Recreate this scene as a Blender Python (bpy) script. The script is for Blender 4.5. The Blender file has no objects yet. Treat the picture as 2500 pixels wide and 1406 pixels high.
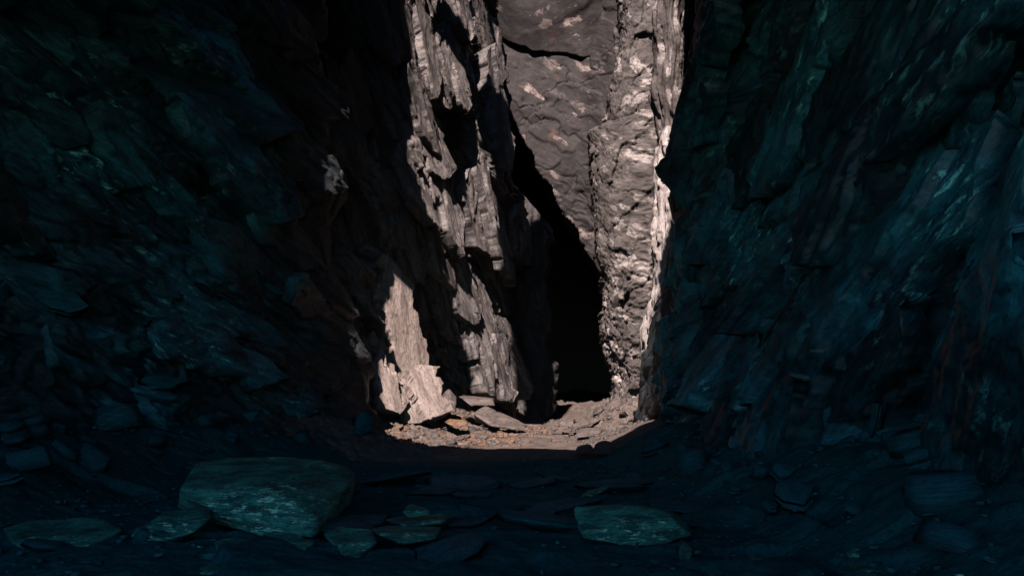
import bpy, bmesh, math, random
import numpy as np
from mathutils import Vector, Matrix

# ------------------------------------------------------------------ camera, light, exposure
S = bpy.context.scene
COL = S.collection
F = 1944.0            # focal length in photograph pixels (2500 wide)
HOR = 930.0           # eye-level line of the photograph
EYE = 1.6
cam = bpy.data.cameras.new('camera')
cam.sensor_width = 36.0
cam.lens = 36.0 * F / 2500.0
cam.shift_y = (HOR - 703.0) / 2500.0
cam.clip_start, cam.clip_end = 0.1, 500
camo = bpy.data.objects.new('camera', cam)
camo.location = (0, 0, EYE)
camo.rotation_euler = (math.radians(90), 0, 0)
COL.objects.link(camo)
S.camera = camo

SUN_EL, SUN_AZ = 47.9, 11.1      # height; swing to the left of straight behind the camera
_c = math.cos(math.radians(SUN_EL))
SUN = np.array([-_c*math.sin(math.radians(SUN_AZ)), -_c*math.cos(math.radians(SUN_AZ)), math.sin(math.radians(SUN_EL))])   # towards the sun
w = bpy.data.worlds.new('World')
S.world = w
w.use_nodes = True
wn = w.node_tree
sky = wn.nodes.new('ShaderNodeTexSky')
sky.sky_type = 'NISHITA'
sky.sun_disc = False
sky.sun_elevation = math.radians(SUN_EL)
sky.sun_rotation = math.radians(180 + SUN_AZ)
sky.air_density = 1.0
sky.dust_density = 0.0
sky.ozone_density = 6.0
wn.nodes['Background'].inputs['Strength'].default_value = 0.06
wn.links.new(sky.outputs[0], wn.nodes['Background'].inputs['Color'])

sl = bpy.data.lights.new('sun', 'SUN')
sl.energy = 5.0
sl.angle = math.radians(0.5)
sl.color = (1.0, 0.80, 0.74)
so = bpy.data.objects.new('sun', sl)
so.rotation_euler = Vector(SUN).to_track_quat('Z', 'Y').to_euler()
so.location = (0, -30, 40)
COL.objects.link(so)

vs = S.view_settings
vs.view_transform = 'Standard'
vs.look = 'None'
vs.exposure = 1.34
vs.gamma = 1.0
vs.use_curve_mapping = False
S.cycles.max_bounces = 5
S.cycles.diffuse_bounces = 0
S.cycles.use_denoising = True

rng = random.Random(7)

# ------------------------------------------------------------------ noise
def _hash(*ints, seed=0):
    h = np.uint32(seed * 374761393 % 4294967296)
    h = np.full(np.broadcast(*ints).shape, h, dtype=np.uint32)
    for k, i in enumerate(ints):
        m = np.uint32((2654435761, 2246822519, 3266489917, 668265263)[k])
        h = (h ^ (i.astype(np.int64).astype(np.uint32) * m)) * np.uint32(2654435769)
        h ^= h >> np.uint32(15)
    h *= np.uint32(2246822519); h ^= h >> np.uint32(13)
    h *= np.uint32(3266489917); h ^= h >> np.uint32(16)
    return h

def rnd(*ints, seed=0):
    return _hash(*ints, seed=seed).astype(np.float64) / 4294967295.0

def vnoise2(x, y, seed=0):
    xi, yi = np.floor(x).astype(np.int64), np.floor(y).astype(np.int64)
    fx, fy = x - xi, y - yi
    ux, uy = fx*fx*fx*(fx*(fx*6-15)+10), fy*fy*fy*(fy*(fy*6-15)+10)
    out = 0
    for dx in (0, 1):
        for dy in (0, 1):
            a = rnd(xi+dx, yi+dy, seed=seed) * 6.2831853
            g = np.cos(a)*(fx-dx) + np.sin(a)*(fy-dy)
            out = out + g * (ux if dx else 1-ux) * (uy if dy else 1-uy)
    return out * 1.4

def vnoise3(x, y, z, seed=0):
    xi, yi, zi = (np.floor(t).astype(np.int64) for t in (x, y, z))
    fx, fy, fz_ = x-xi, y-yi, z-zi
    u = [t*t*t*(t*(t*6-15)+10) for t in (fx, fy, fz_)]
    out = 0
    for dx in (0, 1):
        for dy in (0, 1):
            for dz in (0, 1):
                h = rnd(xi+dx, yi+dy, zi+dz, seed=seed)
                out = out + (h*2-1) * (u[0] if dx else 1-u[0]) * (u[1] if dy else 1-u[1]) * (u[2] if dz else 1-u[2])
    return out

def fbm2(x, y, seed=0, oct=4, gain=0.5):
    o, a, f = 0, 1.0, 1.0
    for k in range(oct):
        o = o + a * vnoise2(x*f, y*f, seed + 17*k)
        a *= gain; f *= 2.03
    return o

def facets(p, q, sp, sq, seed, tilt=0.3, jit=0.9, k=26.0):
    """broken-rock relief: every cell is a plane of its own with a steep step to the next.
    returns height (about -1..1 before tilt) and distance to the cell edge"""
    a, b = p/sp, q/sq
    ai, bi = np.floor(a).astype(np.int64), np.floor(b).astype(np.int64)
    D, Hs = [], []
    for i in (-1, 0, 1):
        for j in (-1, 0, 1):
            ca, cb = ai+i, bi+j
            px = ca + 0.5 + (rnd(ca, cb, seed=seed)-0.5)*jit
            py = cb + 0.5 + (rnd(ca, cb, seed=seed+1)-0.5)*jit
            dx, dy = a-px, b-py
            D.append(dx*dx + dy*dy)
            Hs.append((rnd(ca, cb, seed=seed+2)*2-1) + tilt*((rnd(ca, cb, seed=seed+3)*2-1)*dx + (rnd(ca, cb, seed=seed+4)*2-1)*dy)*2)
    D = np.stack(D); Hs = np.stack(Hs)
    two = np.partition(D, 1, axis=0)
    W = np.exp(-(D-two[0])*k)
    h = (W*Hs).sum(0)/W.sum(0)
    return h, np.sqrt(two[1]) - np.sqrt(two[0])

def sstep(e0, e1, x):
    t = np.clip((x-e0)/(e1-e0), 0, 1)
    return t*t*(3-2*t)

# ------------------------------------------------------------------ building helpers
def at(px, py, d):
    """the point seen at a pixel of the photograph, d metres ahead"""
    return np.array([(px-1250.0)/F*d, d, EYE - (py-HOR)/F*d])

def tag(o, label=None, cat=None, group=None, kind=None):
    if label: o['label'] = label
    if cat: o['category'] = cat
    if group: o['group'] = group
    if cat and not kind: kind = 'thing'
    if kind: o['kind'] = kind
    return o

def link(name, me, mat, parent=None):
    o = bpy.data.objects.new(name, me)
    if mat is not None and not me.materials:
        me.materials.append(mat)
    COL.objects.link(o)
    if parent is not None:
        o.parent = parent
    return o

def mesh_from(name, V, Fc, uv=None, smooth=False):
    me = bpy.data.meshes.new(name)
    V = np.asarray(V, dtype=np.float64); Fc = np.asarray(Fc, dtype=np.int32)
    n = Fc.shape[1]
    me.vertices.add(len(V)); me.vertices.foreach_set('co', V.ravel())
    me.loops.add(Fc.size); me.loops.foreach_set('vertex_index', Fc.ravel())
    me.polygons.add(len(Fc))
    me.polygons.foreach_set('loop_start', np.arange(0, Fc.size, n, dtype=np.int32))
    me.polygons.foreach_set('loop_total', np.full(len(Fc), n, dtype=np.int32))
    if smooth:
        me.polygons.foreach_set('use_smooth', np.ones(len(Fc), dtype=bool))
    if uv is not None:
        l = me.uv_layers.new(name='strata')
        l.data.foreach_set('uv', np.asarray(uv)[Fc.ravel()].ravel())
    me.update(calc_edges=True)
    me.validate()
    return me

def grid_faces(nu, nv):
    i, j = np.meshgrid(np.arange(nu-1), np.arange(nv-1), indexing='ij')
    a = i*nv + j
    return np.stack([a, a+nv, a+nv+1, a+1], -1).reshape(-1, 4)

def normals(P, flip=False):
    du = np.gradient(P, axis=0); dv = np.gradient(P, axis=1)
    n = np.cross(du, dv)
    n /= np.linalg.norm(n, axis=-1, keepdims=True) + 1e-9
    return -n if flip else n

def rock_sheet(name, P, strat, H, mat, parent=None, flip=False, skew=(0, 0, 0), keep=None, ret=None, smooth=False):
    """P (nu,nv,3) base surface, H relief along the normal (+ skew), strat (p,q) texture coordinates;
    keep masks faces; ret = vector by which the open edge of the sheet is carried on"""
    N = normals(P, flip) + np.asarray(skew)
    V = (P + N*H[..., None]).reshape(-1, 3)
    nu, nv = P.shape[:2]
    Fc = grid_faces(nu, nv)
    if flip: Fc = Fc[:, ::-1]
    if keep is not None:
        c = keep.reshape(-1)[Fc].all(axis=1)
        Fc = Fc[c]
    uv = np.stack([strat[0].reshape(-1), strat[1].reshape(-1)], -1)
    me = mesh_from(name, V, Fc, uv, smooth)
    if ret is not None:
        bm = bmesh.new(); bm.from_mesh(me)
        be = [e for e in bm.edges if e.is_boundary]
        r = bmesh.ops.extrude_edge_only(bm, edges=be)
        vv = [g for g in r['geom'] if isinstance(g, bmesh.types.BMVert)]
        bmesh.ops.translate(bm, verts=vv, vec=Vector(ret))
        loose = [v for v in bm.verts if not v.link_faces]
        bmesh.ops.delete(bm, geom=loose, context='VERTS')
        bm.to_mesh(me); bm.free()
    return link(name, me, mat, parent)

# ------------------------------------------------------------------ materials
def slate(name, dark, light, pale=None, pale_amt=0.0, rust=None, rust_amt=0.0, rough=0.6, uv=True,
          scale=(1.0, 4.0), bump=0.35, spec=0.35, pale_scale=1.0, streak_sharp=0.25,
          spots=None, lit_grey=None, pits=0.5, patch=None):
    KA = 0.40     # overall albedo: dark slate
    dark, light = (tuple(c*KA for c in q) for q in (dark, light))
    if pale: pale = tuple(c*KA for c in pale)
    if rust: rust = tuple(c*KA for c in rust)
    m = bpy.data.materials.new(name); m.use_nodes = True
    nt = m.node_tree; N = nt.nodes; L = nt.links
    b = N['Principled BSDF']
    tc = N.new('ShaderNodeTexCoord')
    src = tc.outputs['UV'] if uv else tc.outputs['Object']
    mp = N.new('ShaderNodeMapping')
    mp.inputs['Scale'].default_value = (scale[0], scale[1], 1.0) if uv else (scale[0], scale[0], scale[1])
    L.new(src, mp.inputs['Vector'])
    def noise(sc, det=6, rg=0.6, vec=None, dist=0.0):
        n = N.new('ShaderNodeTexNoise')
        n.inputs['Scale'].default_value = sc; n.inputs['Detail'].default_value = det
        n.inputs['Roughness'].default_value = rg; n.inputs['Distortion'].default_value = dist
        L.new(vec or mp.outputs[0], n.inputs['Vector'])
        return n.outputs['Fac']
    def ramp(fac, lo, hi):
        r = N.new('ShaderNodeMapRange'); r.interpolation_type = 'SMOOTHSTEP'
        r.inputs['From Min'].default_value = lo; r.inputs['From Max'].default_value = hi
        L.new(fac, r.inputs['Value']); return r.outputs['Result']
    def mul(a, k):
        x = N.new('ShaderNodeMath'); x.operation = 'MULTIPLY'; L.new(a, x.inputs[0])
        if isinstance(k, float): x.inputs[1].default_value = k
        else: L.new(k, x.inputs[1])
        return x.outputs[0]
    def mix(a, bcol, f):
        x = N.new('ShaderNodeMix'); x.data_type = 'RGBA'
        L.new(f, x.inputs['Factor'])
        for v, s in ((a, x.inputs['A']), (bcol, x.inputs['B'])):
            if isinstance(v, tuple): s.default_value = (*v, 1)
            else: L.new(v, s)
        return x.outputs['Result']
    f1 = ramp(noise(1.1, 10, 0.68, dist=0.05), 0.36, 0.64)
    col = mix(dark, light, f1)
    fine = noise(7.0, 8, 0.7)
    col = mix(col, tuple(c*0.45 for c in dark), mul(ramp(fine, 0.52, 0.36), 0.8))
    if pale:
        st = noise(2.6*pale_scale, 10, 0.72, dist=0.1)
        big = ramp(noise(0.5*pale_scale, 4, 0.55, vec=src), 0.48, 0.62)
        lo = 0.66 - 0.16*pale_amt
        col = mix(col, pale, mul(mul(ramp(st, lo, lo+streak_sharp*0.4), big), 0.9))
    if spots:
        # angular pale patches (scale along, scale across, share of cells)
        vm = N.new('ShaderNodeMapping'); vm.inputs['Scale'].default_value = (spots[0], spots[1], spots[1])
        L.new(src, vm.inputs['Vector'])
        wv = N.new('ShaderNodeTexNoise'); wv.inputs['Scale'].default_value = 1.6; wv.inputs['Detail'].default_value = 9
        wv.inputs['Roughness'].default_value = 0.72
        L.new(src, wv.inputs['Vector'])
        av = N.new('ShaderNodeVectorMath'); av.operation = 'MULTIPLY_ADD'
        L.new(wv.outputs['Color'], av.inputs[0]); av.inputs[1].default_value = (2.0, 2.0, 2.0); L.new(vm.outputs[0], av.inputs[2])
        vo = N.new('ShaderNodeTexVoronoi'); vo.inputs['Scale'].default_value = 1.0
        L.new(av.outputs[0], vo.inputs['Vector'])
        sx = N.new('ShaderNodeSeparateColor'); L.new(vo.outputs['Color'], sx.inputs[0])
        pick = ramp(sx.outputs[0], 1-spots[2]-0.01, 1-spots[2]+0.01)
        core = ramp(vo.outputs['Distance'], 0.60, 0.40)
        brk = ramp(noise(5.0, 8, 0.75, vec=src), 0.36, 0.56)
        col = mix(col, pale, mul(mul(mul(pick, core), brk), 0.85))
    if rust:
        rs = noise(0.8, 6, 0.6, vec=src)
        lo = 0.72 - 0.2*rust_amt
        col = mix(col, rust, mul(ramp(rs, lo, lo+0.1), 0.8))
    # grain
    gn = ramp(noise(16.0, 8, 0.8), 0.30, 0.66)
    gm = N.new('ShaderNodeMix'); gm.data_type = 'RGBA'; gm.blend_type = 'MULTIPLY'; gm.inputs['Factor'].default_value = 1.0
    L.new(col, gm.inputs['A'])
    gc = N.new('ShaderNodeMapRange'); gc.inputs['To Min'].default_value = 0.55; gc.inputs['To Max'].default_value = 1.3
    L.new(gn, gc.inputs['Value']); L.new(gc.outputs[0], gm.inputs['B']); col = gm.outputs['Result']
    if patch:
        # patches of paler and darker rock
        pm = N.new('ShaderNodeMix'); pm.data_type = 'RGBA'; pm.blend_type = 'MULTIPLY'; pm.inputs['Factor'].default_value = 1.0
        pr = N.new('ShaderNodeMapRange'); pr.inputs['To Min'].default_value = patch[1]; pr.inputs['To Max'].default_value = patch[2]
        L.new(ramp(noise(patch[0], 6, 0.62, vec=src, dist=0.4), 0.42, 0.64), pr.inputs['Value'])
        L.new(col, pm.inputs['A']); L.new(pr.outputs[0], pm.inputs['B']); col = pm.outputs['Result']
    # small dark pits and cracks
    pn = noise(14.0, 4, 0.6, vec=src)
    col = mix(col, tuple(c*0.3 for c in dark), mul(ramp(pn, 0.40, 0.30), pits))
    if lit_grey:
        # sunlit end painted grey; the shade's teal tint stops at an uneven line
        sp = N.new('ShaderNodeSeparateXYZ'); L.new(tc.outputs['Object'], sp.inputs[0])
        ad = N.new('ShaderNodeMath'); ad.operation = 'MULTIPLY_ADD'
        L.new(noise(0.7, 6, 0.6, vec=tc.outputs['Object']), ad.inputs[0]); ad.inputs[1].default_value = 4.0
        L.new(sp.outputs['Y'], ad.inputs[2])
        wf = ramp(ad.outputs[0], lit_grey[0]+2, lit_grey[1]+2)
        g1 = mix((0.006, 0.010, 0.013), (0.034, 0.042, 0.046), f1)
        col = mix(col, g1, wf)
    L.new(col, b.inputs['Base Color'])
    b.inputs['Roughness'].default_value = rough
    rr = N.new('ShaderNodeMapRange'); rr.inputs['To Min'].default_value = rough-0.18; rr.inputs['To Max'].default_value = rough+0.2
    L.new(fine, rr.inputs['Value']); L.new(rr.outputs[0], b.inputs['Roughness'])
    b.inputs['Specular IOR Level'].default_value = spec
    bp = N.new('ShaderNodeBump'); bp.inputs['Strength'].default_value = bump; bp.inputs['Distance'].default_value = 0.06
    hsum = N.new('ShaderNodeMath'); hsum.operation = 'MULTIPLY_ADD'
    L.new(noise(3.0, 10, 0.72), hsum.inputs[0]); hsum.inputs[1].default_value = 1.0
    L.new(mul(noise(9.0, 8, 0.7, vec=src), 0.35), hsum.inputs[2])
    L.new(hsum.outputs[0], bp.inputs['Height']); L.new(bp.outputs[0], b.inputs['Normal'])
    return m

SHADE_D, SHADE_L, SHADE_P = (0.012, 0.11, 0.16), (0.042, 0.36, 0.43), (0.55, 2.0, 1.9)  # the shade's teal put into the rock colour
M_near = slate('shade_teal_slate', SHADE_D, SHADE_L, SHADE_P, 0.80, rough=0.45, bump=0.8, spec=0.35, scale=(1.2, 3.6), streak_sharp=0.3, patch=(0.38, 0.34, 1.8), lit_grey=(16.6, 18.2))
M_boulder = slate('shade_teal_block', (0.02, 0.17, 0.15), (0.13, 0.78, 0.58), (1.1, 2.4, 1.7), 0.8, uv=False, scale=(2.4, 12.0), bump=0.7, rough=0.65, spec=0.25, pale_scale=1.2)  # foreground blocks carry the teal of the shade in their colour
M_floor_shade = slate('shade_teal_floor', (0.008, 0.16, 0.18), (0.020, 0.24, 0.25), (0.12, 0.5, 0.46), 0.2, rough=0.85, bump=0.8, scale=(1.6, 2.4), spec=0.12)  # floor colour holds the teal of the shade it lies in
M_pit = slate('grey_slate', (0.10, 0.095, 0.092), (0.37, 0.345, 0.33), (0.80, 0.76, 0.72), 0.45, (0.26, 0.13, 0.07), 0.3, rough=0.5, spec=0.5, scale=(0.7, 2.6), bump=0.9)
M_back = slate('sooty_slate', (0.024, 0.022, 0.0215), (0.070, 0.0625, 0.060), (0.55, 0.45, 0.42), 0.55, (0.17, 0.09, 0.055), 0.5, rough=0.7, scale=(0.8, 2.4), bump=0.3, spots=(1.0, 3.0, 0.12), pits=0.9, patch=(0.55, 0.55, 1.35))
M_pillar = slate('mottled_slate', (0.10, 0.09, 0.084), (0.27, 0.245, 0.23), (0.85, 0.80, 0.76), 0.7, (0.36, 0.15, 0.06), 0.3, rough=0.65, scale=(1.2, 2.2), bump=0.9, pale_scale=1.2, spots=(1.4, 3.2, 0.42), pits=0.9, patch=(0.6, 0.62, 1.25))
M_rib = slate('shade_dark_slate', (0.05, 0.05, 0.052), (0.17, 0.165, 0.16), rough=0.7, scale=(1, 2), bump=0.9)  # darker colour stands in for shade on the buttress and two boulders
M_cream = slate('cream_slate', (0.34, 0.285, 0.25), (0.66, 0.57, 0.51), (0.9, 0.82, 0.76), 0.4, (0.45, 0.27, 0.16), 0.4, rough=0.6, scale=(0.8, 2.6), bump=0.8)
M_vein = slate('white_quartz', (0.55, 0.51, 0.48), (0.95, 0.90, 0.86), (1.1, 1.06, 1.02), 0.6, (0.5, 0.26, 0.12), 0.1, rough=0.5, scale=(0.6, 3.5), bump=0.6)
M_rubble = slate('pit_gravel', (0.15, 0.128, 0.112), (0.33, 0.272, 0.232), (0.60, 0.51, 0.45), 0.45, (0.36, 0.17, 0.07), 0.3, rough=0.8, scale=(2, 2), bump=0.8)
M_stone = slate('grey_stone', (0.15, 0.13, 0.12), (0.30, 0.26, 0.235), (0.5, 0.45, 0.4), 0.3, uv=False, scale=(1.5, 6), bump=0.5)
M_orange = slate('rusty_stone', (0.26, 0.15, 0.085), (0.46, 0.31, 0.20), (0.55, 0.42, 0.32), 0.4, uv=False, scale=(1.5, 6), bump=0.5)

# ------------------------------------------------------------------ the ground
def floor_z(x, y):
    z = 0.06*fbm2(x*0.35, y*0.35, 3, 3)
    # banks of fallen rock against the walls
    xr = np.interp(y, [0, 4, 8, 11.5, 16, 20.5, 22, 40], [4.8, 4.4, 3.6, 3.0, 2.7, 2.9, 3.0, 3.4])
    z = z + 0.75*sstep(-1.3, 0.7, x-xr)*(1-0.5*sstep(18, 22, y))
    xl = np.interp(y, [0, 7, 11.5, 15, 18, 20], [-5.6, -6.4, -6.6, -5.3, -3.9, -3.2])
    z = z + 0.85*sstep(1.6, -0.6, x-xl)*(1-sstep(18, 20, y))
    z = z + 0.85*sstep(-0.9, -3.6, x - 0.30*(y-24))*sstep(19.0, 23.5, y)*(1-sstep(31, 36, y)*0.5)
    z = z + 0.5*sstep(1.9, 3.4, x)*sstep(22, 24.5, y)*(1-sstep(29, 33, y)*0.7)
    return z

def build_floor():
    xs = np.concatenate([np.linspace(-40, -9, 20)[:-1], np.linspace(-9, 8, 420)])
    ys = np.concatenate([np.linspace(-20, 5, 60), np.linspace(5, 14, 260)[1:], np.linspace(14, 19.3, 90)[1:]])
    X, Y = np.meshgrid(xs, ys, indexing='ij')
    Z = floor_z(X, Y)
    wx, wy = X + 0.25*fbm2(X*0.9, Y*0.9, 5, 2), Y + 0.25*fbm2(X*0.9, Y*0.9, 6, 2)
    h, e = facets(wx, wy, 0.75, 0.5, 11, 0.35)
    h2, e2 = facets(wx, wy, 0.22, 0.16, 12, 0.4)
    msk = sstep(-0.15, 0.35, fbm2(X*0.5, Y*0.5, 8, 3))
    side = np.clip(0.35 + 0.5*sstep(1.5, 3.5, np.abs(X)), 0, 1)
    Z = Z + (0.10*h*msk + 0.02*h2)*(0.5+0.5*side) + 0.012*fbm2(X*5, Y*5, 9, 3)
    end = sstep(14.8, 16.6, Y)
    Z = Z*(1-end) + (floor_z(X, Y) - 0.06)*end
    P = np.stack([X, Y, Z], -1)
    o = rock_sheet('cave_floor', P, (X, Y), np.zeros_like(X), M_floor_shade, smooth=True)
    tag(o, 'dark shaded cave floor in the foreground', kind='structure')
    # the gravel floor of the daylit pit
    xs = np.linspace(-6, 6.5, 330); ys = np.concatenate([np.linspace(16.4, 30, 350), np.linspace(30, 50, 60)[1:]])
    X, Y = np.meshgrid(xs, ys, indexing='ij')
    sink = 0.10*(1-sstep(16.4, 17.3, Y + 0.35*fbm2(X*0.8, Y*0.8, 31, 3)))
    rough = np.clip(sstep(0.6, -1.6, X - 0.25*(Y-24)) + sstep(2.0, 3.2, X)*sstep(21, 23, Y), 0.05, 1)
    h, e = facets(X + 0.1*fbm2(X*3, Y*3, 5, 2), Y, 0.34, 0.22, 13, 0.7)
    h2, e2 = facets(X, Y, 0.12, 0.09, 14, 0.8)
    Z = floor_z(X, Y) + 0.025 - sink + (0.07*h + 0.035*h2)*rough + 0.008*fbm2(X*6, Y*6, 9, 3)
    P = np.stack([X, Y, Z], -1)
    o = rock_sheet('pit_floor', P, (X, Y), np.zeros_like(X), M_rubble)
    tag(o, 'sunlit gravel floor of the pit', kind='structure')
build_floor()

# ------------------------------------------------------------------ near walls
def polyline(pts, n):
    pts = np.array(pts, float)
    d = np.concatenate([[0], np.cumsum(np.linalg.norm(np.diff(pts, axis=0), axis=1))])
    return pts, d

def slab_relief(p, q, seed, a=(0.35, 0.14, 0.05), sizes=((2.6, 1.1), (0.95, 0.38), (0.32, 0.12)), warp=0.35):
    wp = p + warp*fbm2(p*0.6, q*0.6, seed+50, 3)
    wq = q + warp*0.6*fbm2(p*0.5, q*0.8, seed+60, 3)
    H = 0
    for k, (am, (sp, sq)) in enumerate(zip(a, sizes)):
        h, e = facets(wp, wq, sp, sq, seed+10*k, 0.55)
        H = H + am*h - am*0.5*(1-sstep(0.0, 0.10, e))
    H = H + 0.02*fbm2(p*1.5, q*6, seed+70, 4)
    return H

def near_wall(name, pts, lean_tab, corner_s, nu, nv, dip, seed, flip, label, s_dense, outward):
    pts, d = polyline(pts, 0)
    tot = d[-1]
    s = np.interp(np.linspace(0, 1, nu), [0, 0.12, 1], [0, s_dense, tot])
    zz = np.concatenate([np.linspace(-0.4, 12.5, int(nv*0.85)), np.linspace(12.5, 22, nv-int(nv*0.85)+1)[1:]])
    Sg, Z = np.meshgrid(s, zz, indexing='ij')
    # smooth the plan
    k = np.linspace(-0.7, 0.7, 9)
    X = np.mean([np.interp(Sg+t, d, pts[:, 0]) for t in k], 0)
    Y = np.mean([np.interp(Sg+t, d, pts[:, 1]) for t in k], 0)
    near = sstep(corner_s-6, corner_s-1.5, Sg)
    lz, lx = zip(*lean_tab)
    X = X + near*np.interp(Z, lz, lx) + (1-near)*outward*Z
    P = np.stack([X, Y, Z], -1)
    p = Sg*math.cos(dip) - Z*math.sin(dip)
    q = Sg*math.sin(dip) + Z*math.cos(dip)
    H = slab_relief(p, q, seed)
    H = H + 0.45*fbm2(p*0.16, q*0.28, seed+5, 3)*(1-0.85*near)
    H = H*(1-0.6*near)
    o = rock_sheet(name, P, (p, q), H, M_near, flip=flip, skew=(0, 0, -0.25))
    tag(o, label, 'rock wall', kind='thing')
    return o

LW = near_wall('rock_wall', [(-14, 4.6), (-9, 5), (-7.9, 7), (-7.5, 11.5), (-5.8, 15), (-4.1, 18), (-3.15, 20.0), (-3.9, 20.9), (-8, 22.5)],
          [(0, 0), (2.2, -0.2), (3.5, -0.75), (4.5, -1.1), (5.6, -1.1), (6.2, -0.7), (6.8, -0.75), (7.6, -1.3), (12, -1.5), (22, -1.5)],
          22.5, 560, 400, math.radians(26), 100, False,
          'dark teal-shaded slate wall filling the left foreground beside the large flat-topped boulder', 8.0, -0.10)
RW = near_wall('rock_wall', [(5.2, -3), (5.1, 0), (4.8, 4), (4.3, 8), (3.6, 11.5), (3.1, 16), (3.15, 20.5), (3.15, 22), (4.0, 23.0), (8, 24)],
          [(0, 0), (0.8, 0.25), (2.5, 0.5), (3.6, 0.8), (4.6, 1.55), (5.0, 1.8), (6.5, 1.75), (12, 1.8), (22, 1.8)],
          24.5, 600, 400, math.radians(40), 200, True,
          'dark teal-shaded slate wall filling the whole right side of the cave', 6.5, 0.10)

# ------------------------------------------------------------------ the leaning sunlit wall on the left of the pit
def pit_left():
    nu, nv = 420, 640
    A, B = np.array([-4.9, 20.6]), np.array([-0.20, 29.0])
    Ln = np.linalg.norm(B-A)
    s = np.linspace(-0.5, Ln+0.8, nu); z = np.linspace(-0.3, 21, nv)
    Sg, Z = np.meshgrid(s, z, indexing='ij')
    t = Sg/Ln
    X = A[0] + (B[0]-A[0])*t; Y = A[1] + (B[1]-A[1])*t
    over = np.clip(t-0.93, 0, 1)*Ln
    X = X + over*0.2; Y = Y + over*1.3
    X = X - 0.065*Z
    X = X + 0.9*sstep(3.0, 0, Z)*(1-t)*0.6
    P = np.stack([X, Y, Z], -1)
    dip = math.radians(-66)
    p = Sg*math.cos(dip) + Z*math.sin(dip)
    q = -Sg*math.sin(dip) + Z*math.cos(dip)
    wq = q + 0.35*fbm2(p*0.35, q*0.35, 301, 3)
    wp = p + 0.4*fbm2(p*0.5, q*0.5, 302, 3)
    h1, e1 = facets(wp, wq, 4.2, 1.5, 310, 0.7)
    h2, e2 = facets(wp, wq, 1.6, 0.6, 320, 0.8)
    h3, e3 = facets(wp, wq, 0.55, 0.2, 330, 0.9)
    h4, e4 = facets(wp, wq, 0.2, 0.08, 340, 0.9)
    roughm = 0.25 + 0.75*sstep(-0.25, 0.25, fbm2(p*0.25, q*0.5, 303, 2))
    H = 0.30*h1 + 0.16*h2*roughm + 0.085*h3*roughm + 0.03*h4*roughm - 0.25
    H = H - 0.12*(1-sstep(0, 0.12, e1)) - 0.05*(1-sstep(0, 0.15, e2))*roughm
    H = H + 0.3*fbm2(p*0.12, q*0.3, 304, 3)
    return rock_sheet('rock_wall', P, (p, q), H, M_pit, flip=False, skew=(0.1, -0.25, -0.2))
PL = pit_left()
tag(PL, 'craggy sunlit slate wall with steep leaning ribs, left of the black opening', 'rock wall', kind='thing')

# ------------------------------------------------------------------ back wall, overhang, pillar, white vein
def back_wall():
    nu, nv = 300, 420
    x = np.linspace(-3.0, 7.5, nu); z = np.linspace(3.5, 22, nv)
    X, Z = np.meshgrid(x, z, indexing='ij')
    Y = 33.0 + 0.02*(Z-8) - 0.9*sstep(2.6, 4.6, X)
    P = np.stack([X, Y, Z], -1)
    p = X*0.82 - Z*0.57; q = X*0.57 + Z*0.82
    h1, e1 = facets(p + 0.4*fbm2(p, q, 401, 3), q + 0.3*fbm2(p, q, 402, 3), 3.0, 1.6, 410, 0.5)
    h2, e2 = facets(p + 0.2*fbm2(p, q, 403, 3), q, 0.9, 0.5, 420, 0.7)
    h3, e3 = facets(p, q + 0.1*fbm2(p*2, q*2, 404, 2), 0.5, 0.16, 430, 0.7)
    low = sstep(11.5, 8.5, Z)
    H = -0.06*(1-sstep(0.0, 0.035, e1)) - 0.025*(1-sstep(0.0, 0.06, e2))*sstep(-0.1, 0.3, fbm2(X*0.5, Z*0.5, 409, 2)) + 0.05*h1 + 0.02*h2 + (0.004 + 0.025*low)*h3 + 0.03*fbm2(p*0.3, q*0.3, 405, 3) + 0.012*fbm2(p*2, q*2, 408, 4)
    edge = 12.9 - (X+0.20)*1.85 + 0.28*fbm2(X*1.3, Z*1.3, 406, 4) + 0.2*np.round(fbm2(X*0.8, Z*0.8, 407, 2)*3)/3
    keep = Z > edge
    return rock_sheet('rock_wall', P, (p, q), H, M_back, flip=False, keep=keep, ret=(0.8, 7, 0.4))
BW = back_wall()
tag(BW, 'sooty brown back wall of the pit with white scratches above the black opening', 'rock wall', kind='thing')

def overhang():
    nu, nv = 220, 90
    px = np.linspace(1130, 1680, nu); v = np.linspace(0, 1, nv)
    ed = np.interp(px, [1130, 1190, 1215, 1240, 1300, 1370, 1430, 1490, 1530, 1570, 1610, 1680], [-60, 10, 60, 85, 106, 110, 122, 117, 88, 62, 35, 0])
    ed = ed + 5*fbm2(px*0.02, px*0+3.3, 501, 4)
    PX, Vv = np.meshgrid(px, v, indexing='ij')
    D = 33.02 - 1.3*Vv
    PY = ed[:, None] - 330*Vv
    P = np.stack([(PX-1250)/F*32.3, D, EYE-(PY-HOR)/F*32.3], -1)
    p = P[..., 0]*0.8 + Vv*4; q = Vv*5 - P[..., 0]*0.5
    H = 0.05*facets(p, q, 2.5, 1.6, 510, 0.6)[0] + 0.10*fbm2(p*0.3, q*0.3, 502, 5)
    return rock_sheet('rock_overhang', P, (p, q), H, M_back, flip=False, ret=(0, 2.2, 0.35))
OV = overhang()
tag(OV, 'smooth overhanging rock block jutting out above the back wall at the top', 'rock overhang', kind='thing')

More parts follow.
